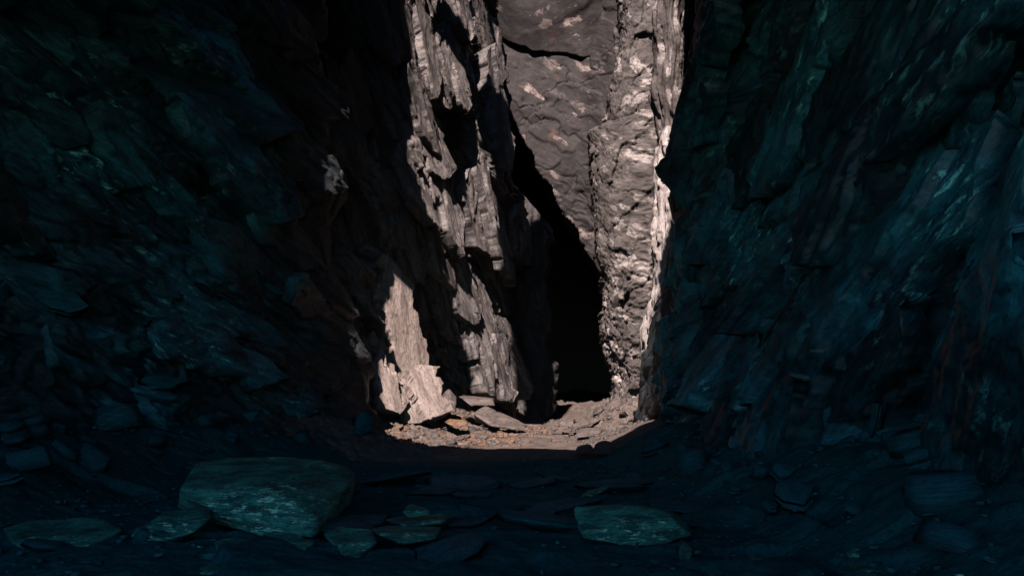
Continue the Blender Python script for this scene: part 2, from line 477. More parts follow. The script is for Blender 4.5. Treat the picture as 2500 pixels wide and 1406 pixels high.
def pillar():
    nu, nv = 170, 520
    py = np.linspace(1030, -260, nv); th = np.radians(np.linspace(-125, 100, nu))
    le = np.interp(-py, [-1030, -1000, -920, -860, -760, -690, -560, -400, -325, -312, -200, -120, 260],
                   [1482, 1490, 1495, 1480, 1465, 1470, 1455, 1450, 1440, 1476, 1490, 1508, 1530])
    ri = np.interp(-py, [-1030, -900, -700, -500, 260], [1580, 1600, 1640, 1660, 1670])
    T, PYg = np.meshgrid(th, py, indexing='ij')
    d0 = 28.2
    cx = ((le+ri)/2-1250)/F*d0; r = (ri-le)/2/F*d0
    X = cx[None, :] + r[None, :]*np.sign(np.sin(T))*np.abs(np.sin(T))**0.75
    Y = d0 - (1.0)*np.sign(np.cos(T))*np.abs(np.cos(T))**0.6
    Z = EYE-(PYg-HOR)/F*d0 + 0*T
    Y = Y + 0.09*np.clip(Z-9.5, 0, 20)
    P = np.stack([X, Y, Z], -1)
    p = T*1.4*0.9 - Z*0.55; q = T*1.4*0.55 + Z*0.9
    h1, e1 = facets(p + 0.25*fbm2(p, q, 601, 3), q + 0.3*fbm2(p, q, 602, 3), 0.9, 1.4, 610, 0.6)
    h2, e2 = facets(p + 0.15*fbm2(p*2, q*2, 603, 3), q, 0.34, 0.26, 620, 0.8)
    h3, e3 = facets(p, q, 0.12, 0.08, 630, 0.8)
    low = 0.4 + 0.6*sstep(6.5, 4.0, Z)
    H = -0.06*(1-sstep(0.0, 0.06, e1)) + 0.10*h1 + 0.05*h2*low + 0.035*h3*low + 0.07*fbm2(p*0.8, q*0.8, 604, 3) + 0.02*fbm2(p*4, q*4, 605, 3)
    return rock_sheet('rock_pillar', P, (p, q), H, M_pillar, flip=False)
PI_ = pillar()
tag(PI_, 'tall mottled grey rock pillar with white patches, right of the black opening', 'rock pillar', kind='thing')

def vein(name, rows, d, depth, mat, seed, nu=70, nv=420):
    rows = np.array(rows, float)
    py = np.linspace(rows[0, 0], rows[-1, 0], nv)
    le = np.interp(py, rows[:, 0], rows[:, 1]); ri = np.interp(py, rows[:, 0], rows[:, 2])
    th = np.radians(np.linspace(-150, 150, nu))
    T, PYg = np.meshgrid(th, py[::-1], indexing='ij')
    cx = ((le+ri)/2-1250)[::-1]/F*d; r = ((ri-le)/2)[::-1]/F*d
    X = cx[None]+r[None]*np.sin(T); Y = d-depth*np.cos(T); Z = EYE-(PYg-HOR)/F*d
    P = np.stack([X, Y, Z], -1)
    p, q = T*0.7 + Z*0.12, Z - T*0.1
    p, q = q, p
    h1, _ = facets(p+0.2*fbm2(p, q, seed+1, 2), q+0.08*fbm2(p, q, seed+2, 2), 1.4, 0.25, seed, 0.6)
    h2, _ = facets(p, q, 0.5, 0.09, seed+3, 0.6)
    H = 0.08*h1+0.03*h2+0.05*fbm2(p, q*2, seed+4, 3)
    return rock_sheet(name, P, (p, q), H, mat, flip=False)
GE = vein('crumbling_rib', [(-250, 1605, 1668), (0, 1605, 1668), (60, 1598, 1662), (150, 1602, 1666), (230, 1592, 1660), (300, 1606, 1668), (340, 1612, 1662), (365, 1615, 1640)], 23.5, 0.5, M_pillar, 720, 70, 260)
tag(GE, 'crumbling grey and cream rock edge above the white quartz rib', 'rock rib', kind='thing')
VE = vein('quartz_rib', [(318, 1622, 1640), (350, 1608, 1658), (400, 1604, 1664), (450, 1604, 1670), (560, 1598, 1672), (640, 1600, 1650), (700, 1597, 1635), (760, 1588, 1606), (775, 1590, 1596)], 23.3, 0.55, M_vein, 700)
tag(VE, 'bright white quartz rib running down beside the dark right wall', 'quartz vein', kind='thing')
VE2 = vein('quartz_lump', [(772, 1578, 1586), (800, 1570, 1592), (840, 1574, 1594), (880, 1580, 1590), (890, 1583, 1588)], 23.4, 0.25, M_vein, 740, 40, 60)
tag(VE2, 'small white quartz lump below the lower end of the long white rib', 'quartz vein', kind='thing')

# ------------------------------------------------------------------ great plates split along the bedding, parts of their wall
def plate(wall, C, along, nrm, L, W, K, mat, seed, steps=3, res=0.045, taper=(0.35, 0.35), relief=1.0):
    """one plate: C its middle, along its long axis, nrm its face; K its thickness.  Its face is stepped where thinner leaves broke off"""
    n = Vector(nrm).normalized(); a_ = Vector(along); a_ = (a_ - n*a_.dot(n)).normalized(); b_ = a_.cross(n)
    nu, nv = max(14, int(L/res)), max(10, int(W/res))
    u = np.linspace(-0.5, 0.5, nu)*L; v = np.linspace(-1, 1, nv)
    r0, r1, r2, r3 = (float(rnd(np.array([seed]), np.array([k]), seed=9)[0]) for k in range(4))
    un = u/L*2
    # outline: broken edges, narrowing to the ends
    prof = np.clip(np.minimum((1.04+un)/(taper[0]*(0.7+r0)), (1.04-un)/(taper[1]*(0.7+r1))), 0.05, 1.0)
    def jag(sd):
        z0 = u*0 + sd*1.7
        j = 0.55*facets(u, z0, max(0.35, L*0.17), 1.0, sd, 0.9, k=30)[0] + 0.5*fbm2(u*1.1, z0, sd+1, 5, 0.6)
        return j
    sk = (r2-0.5)*0.5*un
    hi = W/2*(prof*(0.86 + 0.20*jag(seed+1)) + sk)
    lo = W/2*(-prof*(0.86 + 0.20*jag(seed+2)) + sk)
    U = np.repeat(u[:, None], nv, 1) + 0.03*L*fbm2(u[:, None]*0 + v[None]*1.5, u[:, None]*0 + seed*0.37, seed+33, 3)*np.clip(np.abs(un[:, None]), 0, 1)
    Vv = lo[:, None] + (hi-lo)[:, None]*(v[None]+1)/2
    vn = np.repeat(v[None], nu, 0)
    ob = U + Vv*(2.2 + 1.5*r2)*(1 if seed % 2 else -1)
    keep = np.ones(U.shape, bool)
    # leaves
    w_ = Vv + 0.12*W*facets(ob, Vv, L*0.3, W*0.7, seed+3, 0.8)[0] + 0.14*W*fbm2(ob*0.9, Vv*1.5, seed+4, 4) + 0.20*U*(r3-0.5)
    H = 0
    for k in range(steps):
        c = (-0.05 + 0.42*(k+0.3+0.5*r0)/steps)*W
        sg = 1 if (k + seed) % 2 else -1
        H = H - (K*0.32/steps*2)*sstep(-0.02, 0.02, sg*w_ - c)
    h1, e1 = facets(U + 0.1*fbm2(U, Vv, seed+5, 2), Vv, 0.8, 0.3, seed+6, 0.8)
    h2, e2 = facets(U, Vv + 0.04*fbm2(U*2, Vv*3, seed+8, 2), 0.28, 0.09, seed+7, 0.8)
    edge = sstep(0.35, 0.9, np.abs(vn))
    H = H + relief*(0.025*h1 + 0.014*h2*(0.15 + edge) + 0.05*fbm2(U*0.5, Vv*0.9, seed+9, 5))
    P = (np.array(C)[None, None] + U[..., None]*np.array(a_) + Vv[..., None]*np.array(b_) + (H + K*0.5)[..., None]*np.array(n))
    if keep.sum() < 30: return None
    V = P.reshape(-1, 3); Fc = grid_faces(nu, nv)
    Fc = Fc[keep.reshape(-1)[Fc].all(axis=1)]
    if len(Fc) < 8: return None
    used, inv = np.unique(Fc.ravel(), return_inverse=True)
    V = V[used]; Fc = inv.reshape(-1, 4)
    uv = np.stack([(U+seed*1.37).reshape(-1)[used], (Vv+seed*0.71).reshape(-1)[used]], -1)
    # orientation
    q_ = V[Fc[0]]; nn = np.cross(q_[1]-q_[0], q_[2]-q_[1])
    if np.dot(nn, np.array(n)) < 0: Fc = Fc[:, ::-1]
    # sides: walk the open border down by the thickness
    E = np.concatenate([Fc[:, [k, (k+1) % 4]] for k in range(4)])
    key = np.sort(E, 1); _, idx, cnt = np.unique(key, axis=0, return_index=True, return_counts=True)
    bd = E[idx[cnt == 1]]
    bv = np.unique(bd); low = {int(b): len(V)+i for i, b in enumerate(bv)}
    inw = V[bv] - np.array(C)[None]
    inw -= (inw@np.array(n))[:, None]*np.array(n)[None]
    V2 = V[bv] - np.array(n)[None]*(K*1.3) - inw*0.04
    uv2 = uv[bv] + np.array([0.0, K])
    side = np.array([[b, a, low[int(a)], low[int(b)]] for a, b in bd])
    me = mesh_from('slab', np.concatenate([V, V2]), np.concatenate([Fc, side]), np.concatenate([uv, uv2]))
    return link('slab', me, mat, wall)

def sheet_points(wall):
    me = wall.data; nv = len(me.vertices)
    co = np.empty(nv*3); me.vertices.foreach_get('co', co)
    no = np.empty(nv*3); me.vertex_normals.foreach_get('vector', no)
    return co.reshape(-1, 3), no.reshape(-1, 3)

def to_px(p):
    return p[..., 0]/p[..., 1]*F + 1250, HOR - (p[..., 2]-EYE)/p[..., 1]*F

def plates(wall, base_n, along, n, seed, mat, lens, wids, thk, ok, lift=(-0.1, 0.3), jit=0.1, res=0.045, steps=(2, 4)):
    r = random.Random(seed); co, _ = sheet_points(wall)
    done = []; g = 0
    while len(done) < n and g < n*300:
        g += 1
        p = co[r.randrange(len(co))]
        if not ok(p): continue
        # spread them out
        t = r.random()**1.5
        L = lens[0] + (lens[1]-lens[0])*t
        if any(np.linalg.norm(p-q) < 0.30*(L+l)*0.5 for q, l in done): continue
        W = wids[0] + (wids[1]-wids[0])*(0.6*t + 0.4*r.random())
        K = thk[0] + (thk[1]-thk[0])*(0.6*t + 0.4*r.random())
        bn = base_n(p) if callable(base_n) else base_n
        nr = (Vector(bn).normalized() + Vector((r.gauss(0, jit), r.gauss(0, jit), r.gauss(0, jit)))).normalized()
        al = Vector(along) + Vector((r.gauss(0, .07), r.gauss(0, .07), r.gauss(0, .07)))
        C = Vector(p) + nr*r.uniform(*lift)
        plate(wall, C, al, nr, L, W, K, mat, seed*1000 + len(done)*13 + 1, r.randint(*steps), res)
        done.append((p, L))

def pl_base(px, py):
    """where the sight line meets the plane of the leaning wall"""
    A, B = np.array([-4.9, 20.6]), np.array([-0.20, 29.0])
    k = (px-1250)/F
    # X = A0+(B0-A0)t-0.065 Z ; Y = A1+(B1-A1)t ; X = k Y ; Z = EYE-(py-HOR)/F*Y
    m = (py-HOR)/F
    # A0 + D0 t - .065(EYE - m Y) = k Y, Y = A1 + D1 t
    D = B-A
    t = (k*A[1] - A[0] + 0.065*EYE - 0.065*m*A[1])/(D[0] - k*D[1] + 0.065*m*D[1])
    Y = A[1]+D[1]*t
    return np.array([k*Y, Y, EYE - m*Y])
PLN = (0.85, -0.50, 0.10)
PLA = (0.17, 0.27, -0.95)
def pl_plate(px0, py0, px1, py1, W, K, lift, seed, tilt=(0, 0, 0), steps=2):
    a_, b_ = pl_base(px0, py0), pl_base(px1, py1)
    n = (Vector(PLN) + Vector(tilt)).normalized()
    C = Vector((a_+b_)/2) + n*lift
    plate(PL, C, b_-a_, n, float(np.linalg.norm(b_-a_)), W, K, M_pit, seed, steps, 0.035, taper=(0.25, 0.3))
pl_plate(1085, 60, 1110, 290, 1.5, 0.35, 0.15, 21, (0, -0.1, 0.1))
pl_plate(1020, 250, 1080, 640, 1.7, 0.45, 0.25, 22, (0.0, -0.15, 0.15))
pl_plate(1085, 560, 1130, 800, 1.5, 0.4, 0.15, 23, (0, -0.15, 0.1))
pl_plate(1135, 640, 1190, 990, 2.2, 0.45, 0.25, 24, (0.0, -0.12, 0.18))
pl_plate(1195, 780, 1250, 980, 1.2, 0.4, 0.45, 25, (0, -0.1, 0.1))
pl_plate(1000, 20, 1030, 260, 1.2, 0.4, 0.3, 53, (0, -0.1, 0.05), 1)
pl_plate(1175, 120, 1215, 420, 1.2, 0.45, 0.35, 27, (0.1, 0.05, 0.0))
pl_plate(1165, 380, 1225, 700, 1.0, 0.35, 0.25, 28, (0, 0, 0.05))
plates(PL, PLN, PLA, 36, 31, M_pit, (1.6, 4.6), (0.8, 2.1), (0.18, 0.5), lambda p: p[2] > 0.6 and -60 < to_px(p)[1] and to_px(p)[0] > 850 and not (p[1] < 24 and p[2] < 4.8), lift=(-0.15, 0.35), jit=0.10, res=0.04)
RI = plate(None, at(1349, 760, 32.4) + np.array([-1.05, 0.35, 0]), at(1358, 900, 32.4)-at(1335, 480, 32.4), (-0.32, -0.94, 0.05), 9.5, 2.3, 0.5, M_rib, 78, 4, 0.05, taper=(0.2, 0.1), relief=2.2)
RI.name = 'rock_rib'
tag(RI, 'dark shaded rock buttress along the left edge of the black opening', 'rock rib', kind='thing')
def lean(p0, p1, W, K, n, seed, label, steps=1, taper=(0.45, 0.2)):
    a_, b_ = at(*p0), at(*p1)
    o = plate(None, (a_+b_)/2, b_-a_, n, float(np.linalg.norm(b_-a_)), W, K, M_cream, seed, steps, 0.03, taper=taper, relief=0.45)
    o.name = 'leaning_slab'
    tag(o, label, 'leaning slab', kind='thing')
lean((935, 640, 23.4), (988, 935, 22.6), 1.75, 0.45, (0.62, -0.75, 0.12), 81, 'tall curved cream slab leaning on the left end of the sunlit wall')
lean((918, 868, 22.0), (975, 1010, 21.8), 1.0, 0.4, (0.55, -0.75, 0.30), 82, 'pale slab tucked in the left corner of the opening below the tall curved slab')
lean((1005, 905, 22.9), (1062, 1022, 22.3), 1.35, 0.45, (0.45, -0.75, 0.45), 83, 'broad rust-stained slab leaning at the foot of the sunlit wall', 1, (0.2, 0.1))
def lw_n(p): return (0.92, -0.12, 0.10) if p[1] < 12.5 else (0.80, -0.50, 0.12)
def rw_n(p): return (-0.95, -0.15, 0.05)
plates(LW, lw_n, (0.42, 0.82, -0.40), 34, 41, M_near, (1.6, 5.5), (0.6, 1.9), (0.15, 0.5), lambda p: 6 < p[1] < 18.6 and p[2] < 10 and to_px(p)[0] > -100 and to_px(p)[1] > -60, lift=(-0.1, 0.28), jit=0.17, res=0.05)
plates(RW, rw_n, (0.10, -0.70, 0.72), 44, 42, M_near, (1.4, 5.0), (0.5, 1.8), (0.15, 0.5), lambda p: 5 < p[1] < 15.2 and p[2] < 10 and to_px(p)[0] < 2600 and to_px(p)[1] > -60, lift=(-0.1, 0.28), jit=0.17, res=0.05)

# ------------------------------------------------------------------ unseen roof with its hole shaped for the light, and the added shell round the chamber
HOLE = [(-4.4, 30), (-3.7, 23), (-3.6, 20.6), (-4.0, 19.2), (-3.5, 18.4), (-3.2, 17.2), (-3.5, 16.3), (-4.8, 15.8), (-5.2, 15.2), (-5.2, 13.6), (-5.05, 12.5), (-4.6, 11.7), (-3.6, 10.9), (-.5, 10.3),
        (1.6, 10.5), (2.2, 12), (2.6, 15.5), (3.9, 18.3), (5.2, 22), (6, 31), (3, 34), (-2, 34)]  # outline shaped to throw the wanted light and shadow into the pit
SHADE_SPUR = [(-5.2, 25.4), (-2.2, 24.7), (0.25, 25.4), (0.2, 24.6), (-0.15, 22.5), (-0.55, 20.0), (-1.0, 17.8), (-1.9, 17.5), (-2.0, 19.6), (-1.95, 21.5), (-1.85, 23.2), (-2.4, 23.7), (-5.2, 24.2)]   # unseen piece added to the roof to shade the buttress and leaning wall
def inside(X, Y, poly):
    r = np.zeros(X.shape, bool); n = len(poly)
    for i in range(n):
        (x1, y1), (x2, y2) = poly[i], poly[(i+1) % n]
        c = ((y1 > Y) != (y2 > Y)) & (X < (x2-x1)*(Y-y1)/(y2-y1+1e-12)+x1)
        r ^= c
    return r
def roof():
    xs = np.linspace(-15, 15, 300); ys = np.linspace(-3, 52, 420)
    X, Y = np.meshgrid(xs, ys, indexing='ij')
    Z = np.interp(Y, [-3, 0, 10.3, 20, 33, 52], [8.0, 8.0, 9.2, 14.2, 20.0, 20.0]) + 0.5*fbm2(X*0.3, Y*0.3, 801, 3)*sstep(9, 12, Y)
    keep = ~inside(X + 0.18*fbm2(X*0.9, Y*0.9, 802, 3), Y + 0.18*fbm2(X*0.9, Y*0.9, 803, 3), HOLE)
    keep |= inside(X + 0.06*fbm2(X*2, Y*2, 804, 3), Y, SHADE_SPUR)
    keep &= ~((Y < 5.2) & (X < -9))
    P = np.stack([X, Y, Z], -1)
    o = rock_sheet('unseen_cave_roof', P, (X, Y), np.zeros_like(X), M_near, keep=keep, ret=tuple(SUN*9))  # hole's edge carried up towards the sun to hold back sky light
    tag(o, 'unseen rock roof over the cave, its hole shaped for the light', kind='structure')
    # surrounding rock, a shell added to keep skylight out of the chamber
    bm = bmesh.new()
    def quad(*v): bm.faces.new([bm.verts.new(c) for c in v])
    quad((-14, 4.5, -1), (-14, 50, -1), (-14, 50, 24), (-14, 4.5, 24))
    quad((14, -3, -1), (14, -3, 24), (14, 50, 24), (14, 50, -1))
    quad((-14, 50, -1), (14, 50, -1), (14, 50, 24), (-14, 50, 24))
    quad((-14, -22, -1.2), (14, -22, -1.2), (14, 50, -1.2), (-14, 50, -1.2))
    me = bpy.data.meshes.new('added_rock_shell'); bm.to_mesh(me); bm.free()
    tag(link('added_rock_shell', me, M_near), 'rock shell round the cave, added to keep out skylight', kind='structure')
roof()

# ------------------------------------------------------------------ slate blocks
BOULDER_N = 0
def subdiv(V, T):
    e = {}
    V = list(map(tuple, V)); out = []
    def mid(a, b):
        k = (a, b) if a < b else (b, a)
        if k not in e:
            e[k] = len(V); V.append(tuple((np.array(V[a])+np.array(V[b]))/2))
        return e[k]
    for a, b, c in T:
        ab, bc, ca = mid(a, b), mid(b, c), mid(c, a)
        out += [(a, ab, ca), (ab, b, bc), (ca, bc, c), (ab, bc, ca)]
    return np.array(V), np.array(out)

def hull(points):
    bm = bmesh.new()
    vs_ = [bm.verts.new(p) for p in points]
    r = bmesh.ops.convex_hull(bm, input=vs_)
    bmesh.ops.delete(bm, geom=[v for v in bm.verts if not v.link_faces], context='VERTS')
    bmesh.ops.triangulate(bm, faces=bm.faces[:])
    bmesh.ops.recalc_face_normals(bm, faces=bm.faces[:])
    bm.verts.index_update()
    V = np.array([v.co[:] for v in bm.verts]); T = np.array([[v.index for v in f.verts] for f in bm.faces])
    bm.free()
    return V, T

def block(name, points, mat, bed=(0, 0.2, 1), levels=4, amp=0.03, layer=0.06, layer_amp=0.02, parent=None, round_=0.0):
    """one split slate block: the hull of its corner points, its edges worn and its bedding notched"""
    global BOULDER_N
    BOULDER_N += 1
    sd = 1000 + BOULDER_N*31
    pts = np.array(points, float)
    c = pts.mean(0)
    bm = bmesh.new()
    V, T = hull(pts)
    me = mesh_from('tmp', V, T)
    bm.from_mesh(me)
    bmesh.ops.dissolve_limit(bm, angle_limit=0.02, verts=bm.verts[:], edges=bm.edges[:])
    size = float(np.ptp(pts, axis=0).max())
    bmesh.ops.bevel(bm, geom=bm.edges[:], offset=size*0.009, segments=1, affect='EDGES', clamp_overlap=True)
    bmesh.ops.triangulate(bm, faces=bm.faces[:])
    for _ in range(14):
        long_ = [e for e in bm.edges if e.calc_length() > size*0.6/2**(levels-1)]
        if not long_ or len(bm.faces) > 16000: break
        bmesh.ops.subdivide_edges(bm, edges=long_, cuts=1, use_grid_fill=False)
        bmesh.ops.triangulate(bm, faces=bm.faces[:])
    bm.normal_update()
    V = np.array([v.co[:] for v in bm.verts]); N = np.array([v.normal[:] for v in bm.verts])
    T = np.array([[v.index for v in f.verts] for f in bm.faces])
    bm.free(); bpy.data.meshes.remove(me)
    b = np.array(bed, float); b /= np.linalg.norm(b)
    f = 1.6/size
    side = 1-np.abs(N@b)
    ph = (V@b)/layer + 0.6*vnoise3(V[:, 0]*2*f, V[:, 1]*2*f, V[:, 2]*2*f, sd)
    lam = rnd(np.floor(ph).astype(np.int64), seed=sd+1)*2-1
    fr = ph-np.floor(ph)
    lam = lam - 0.8*(fr < 0.15)
    n1 = vnoise3(*(V*2.2*f).T, seed=sd+2) + 0.5*vnoise3(*(V*5*f).T, seed=sd+3) + 0.3*vnoise3(*(V*11*f).T, seed=sd+4)
    V = V + N*(amp*n1 + layer_amp*lam*side)[:, None]
    o_ = V.copy()
    me = mesh_from(name, V-c, T)
    ob = link(name, me, mat, parent)
    ob.location = c
    return ob

def px_block(name, front, back, mat, **k):
    return block(name, [at(*p) for p in front] + [at(*p) for p in back], mat, **k)

# --- foreground blocks
o = px_block('boulder', [(440, 1190, 8.7), (500, 1180, 8.9), (620, 1196, 8.5), (700, 1212, 8.3), (757, 1250, 8.1), (785, 1290, 8.0), (768, 1312, 7.9), (640, 1312, 8.0), (520, 1275, 8.5), (438, 1240, 8.8)],
         [(478, 1128, 10.2), (560, 1116, 10.4), (690, 1112, 10.4), (790, 1120, 10.2), (866, 1148, 9.9), (868, 1170, 9.6), (795, 1290, 8.3), (860, 1230, 9.4), (470, 1200, 10.2)],
         M_boulder, bed=(-0.15, -0.35, 1), layer=0.05, layer_amp=0.022, amp=0.02)
tag(o, 'large flat-topped slate boulder with a streaked pale green front', 'boulder')
o = px_block('boulder', [(1404, 1238, 8.0), (1410, 1290, 7.8), (1425, 1312, 7.75), (1520, 1328, 7.7), (1618, 1328, 7.75), (1690, 1305, 8.0), (1652, 1278, 7.9), (1630, 1248, 8.05), (1540, 1236, 8.1)],
         [(1425, 1233, 8.5), (1560, 1232, 8.6), (1650, 1250, 8.5), (1694, 1296, 8.4), (1640, 1300, 8.6), (1430, 1290, 8.6)],
         M_boulder, bed=(0.2, -0.25, 1), layer=0.045, layer_amp=0.012, amp=0.014)
tag(o, 'pale green streaked slate block lying alone on the cave floor right of centre', 'boulder')
o = px_block('slab', [(312, 1316, 7.9), (330, 1290, 8.0), (395, 1252, 8.2), (470, 1240, 8.3), (512, 1242, 8.3), (520, 1262, 8.0), (470, 1300, 7.7), (400, 1322, 7.6)],
         [(340, 1300, 8.5), (500, 1250, 8.7), (500, 1290, 8.4), (340, 1325, 8.2)],
         M_boulder, bed=(-0.3, 0.3, 1), layer=0.04, layer_amp=0.015, amp=0.012)
tag(o, 'dark slab leaning against the left front corner of the large flat-topped boulder', 'slab')
o = px_block('slab', [(908, 1292, 7.75), (930, 1284, 8.0), (1010, 1280, 8.2), (1080, 1286, 8.1), (1060, 1306, 7.7), (990, 1322, 7.4), (940, 1310, 7.5)],
         [(912, 1298, 7.7), (985, 1330, 7.4), (1060, 1316, 7.65), (1075, 1294, 8.1), (960, 1290, 8.2)],
         M_boulder, bed=(0, 0.1, 1), layer=0.03, layer_amp=0.01, amp=0.008)
tag(o, 'thin flat slab with a dark undercut edge in the middle of the cave floor', 'slab')
o = px_block('stone', [(985, 1250, 8.4), (1002, 1229, 8.6), (1030, 1236, 8.6), (1051, 1250, 8.5), (1000, 1262, 8.35), (1046, 1257, 8.4)],
         [(992, 1236, 8.8), (1040, 1240, 8.8), (1046, 1255, 8.7), (992, 1255, 8.7)], M_boulder, bed=(0.6, 0.1, 1), layer=0.03, layer_amp=0.008, amp=0.008, levels=3)
tag(o, 'small triangular pale stone behind the thin flat slab', 'stone')
o = px_block('slab', [(938, 1268, 8.6), (985, 1258, 8.8), (1080, 1252, 9.0), (1104, 1260, 8.9), (1080, 1272, 8.5), (1000, 1280, 8.3)],
         [(945, 1274, 8.6), (1000, 1286, 8.3), (1080, 1278, 8.5), (1098, 1266, 8.9)], M_boulder, levels=3, layer=0.03, layer_amp=0.008, amp=0.008)
tag(o, 'low dark slab just in front of the small triangular pale stone', 'slab')
o = px_block('slab', [(790, 1300, 7.9), (830, 1284, 8.1), (905, 1290, 8.0), (920, 1318, 7.5), (870, 1352, 7.2), (835, 1340, 7.3)],
         [(795, 1312, 7.9), (835, 1356, 7.2), (880, 1362, 7.15), (918, 1328, 7.5)], M_boulder, levels=3, bed=(0.2, 0.2, 1), layer=0.035, layer_amp=0.01, amp=0.01)
tag(o, 'tilted dark slab beside the right end of the large flat-topped boulder', 'slab')
o = px_block('slab', [(640, 1300, 7.75), (700, 1296, 7.8), (768, 1320, 7.5), (745, 1338, 7.3), (680, 1330, 7.4), (640, 1318, 7.6)],
         [(645, 1322, 7.6), (690, 1340, 7.35), (745, 1346, 7.3), (770, 1328, 7.5)], M_boulder, levels=3, bed=(0.1, 0.2, 1), layer=0.03, layer_amp=0.01, amp=0.01)
tag(o, 'small dark slab lying under the front face of the large flat-topped boulder', 'slab')
o = px_block('slab', [(318, 1378, 7.0), (340, 1366, 7.1), (470, 1362, 7.1), (560, 1345, 7.3), (640, 1352, 7.2), (632, 1405, 6.6), (520, 1440, 6.3), (330, 1425, 6.4)],
         [(318, 1400, 7.0), (330, 1440, 6.35), (520, 1455, 6.25), (645, 1415, 6.6), (560, 1370, 7.4)], M_boulder, bed=(-0.1, 0.15, 1), layer=0.045, layer_amp=0.015, amp=0.012)
tag(o, 'broad broken slab at the very bottom of the picture below the boulder', 'slab')
o = px_block('slab', [(525, 1318, 7.55), (560, 1308, 7.7), (660, 1320, 7.5), (690, 1336, 7.3), (600, 1350, 7.15), (530, 1338, 7.3)],
         [(530, 1332, 7.5), (535, 1352, 7.2), (600, 1364, 7.1), (690, 1348, 7.3)], M_boulder, levels=3, layer=0.03, layer_amp=0.01, amp=0.01)
tag(o, 'pale-edged slab between the broad bottom slab and the large boulder', 'slab')
o = px_block('slab', [(0, 1290, 8.2), (90, 1268, 8.6), (240, 1262, 8.7), (300, 1290, 8.2), (220, 1330, 7.6), (60, 1335, 7.5)],
         [(0, 1310, 8.2), (60, 1350, 7.5), (230, 1345, 7.6), (300, 1305, 8.2)], M_boulder, bed=(0.1, 0.1, 1), layer=0.04, layer_amp=0.012, amp=0.012)
tag(o, 'wide low slab on the floor at the left edge of the picture', 'slab')
o = px_block('stone', [(1656, 1345, 7.25), (1672, 1326, 7.4), (1690, 1342, 7.3), (1684, 1366, 7.0), (1664, 1366, 7.0)],
         [(1660, 1332, 7.5), (1688, 1336, 7.5), (1690, 1360, 7.3), (1660, 1362, 7.3)], M_boulder, levels=3, layer=0.03, layer_amp=0.008, amp=0.008, bed=(1, 0, 0.4))
tag(o, 'small upright stone just in front of the pale green streaked block', 'stone')
o = px_block('boulder', [(2112, 1290, 7.4), (2130, 1264, 7.6), (2190, 1262, 7.7), (2212, 1285, 7.5), (2205, 1322, 7.2), (2150, 1345, 7.0), (2115, 1335, 7.1)],
         [(2130, 1262, 8.0), (2200, 1264, 8.0), (2212, 1330, 7.9), (2120, 1340, 7.8)], M_boulder, bed=(-0.4, 0, 1), layer=0.04, layer_amp=0.018, amp=0.018)
tag(o, 'bright cracked block at the foot of the right wall near the bottom corner', 'boulder')
o = px_block('stone', [(2066, 1346, 6.95), (2100, 1318, 7.15), (2138, 1312, 7.2), (2140, 1330, 7.0), (2095, 1360, 6.8), (2072, 1358, 6.85)],
         [(2075, 1345, 7.3), (2138, 1322, 7.4), (2130, 1350, 7.2)], M_boulder, levels=3, bed=(0.5, 0, 1), layer=0.03, layer_amp=0.01, amp=0.01)
tag(o, 'small wedge leaning on the cracked block at the foot of the right wall', 'stone')
o = px_block('slab', [(2045, 1388, 6.6), (2090, 1362, 6.9), (2180, 1352, 7.0), (2240, 1364, 6.9), (2244, 1410, 6.4), (2120, 1425, 6.3)],
         [(2050, 1400, 6.6), (2240, 1425, 6.4), (2240, 1372, 7.2), (2100, 1365, 7.2)], M_boulder, bed=(0.1, 0.2, 1), layer=0.04, layer_amp=0.012, amp=0.012)
tag(o, 'rounded slab on the bottom edge below the cracked block', 'slab')
o = px_block('slab', [(1735, 1395, 6.6), (1790, 1362, 6.9), (1880, 1358, 7.0), (1950, 1390, 6.7), (1900, 1430, 6.3), (1780, 1430, 6.3)],
         [(1740, 1410, 6.6), (1790, 1440, 6.3), (1900, 1440, 6.3), (1950, 1402, 6.7)], M_boulder, bed=(0.1, 0.1, 1), layer=0.04, layer_amp=0.01, amp=0.01)
tag(o, 'flat dark slab sunk in the floor between the streaked block and the bottom right corner', 'slab')
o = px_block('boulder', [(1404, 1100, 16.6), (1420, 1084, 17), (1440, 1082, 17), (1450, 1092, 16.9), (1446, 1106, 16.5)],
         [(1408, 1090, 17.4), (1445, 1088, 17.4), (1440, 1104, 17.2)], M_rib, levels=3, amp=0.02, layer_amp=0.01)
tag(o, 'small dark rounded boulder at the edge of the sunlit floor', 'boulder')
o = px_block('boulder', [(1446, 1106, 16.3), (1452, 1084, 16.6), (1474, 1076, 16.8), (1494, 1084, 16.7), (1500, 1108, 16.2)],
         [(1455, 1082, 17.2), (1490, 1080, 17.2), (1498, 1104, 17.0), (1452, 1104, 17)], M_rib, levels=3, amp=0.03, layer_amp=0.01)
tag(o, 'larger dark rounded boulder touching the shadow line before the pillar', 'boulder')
o = px_block('slab', [(1412, 1214, 10.8), (1440, 1196, 11.2), (1488, 1182, 11.4), (1490, 1192, 11.3), (1450, 1210, 10.9)],
         [(1420, 1210, 11.2), (1486, 1188, 11.7), (1480, 1200, 11.4)], M_boulder, levels=3, amp=0.012, layer_amp=0.01, bed=(0.3, 0, 1))
tag(o, 'long low slab in the dark behind the pale green streaked block', 'slab')

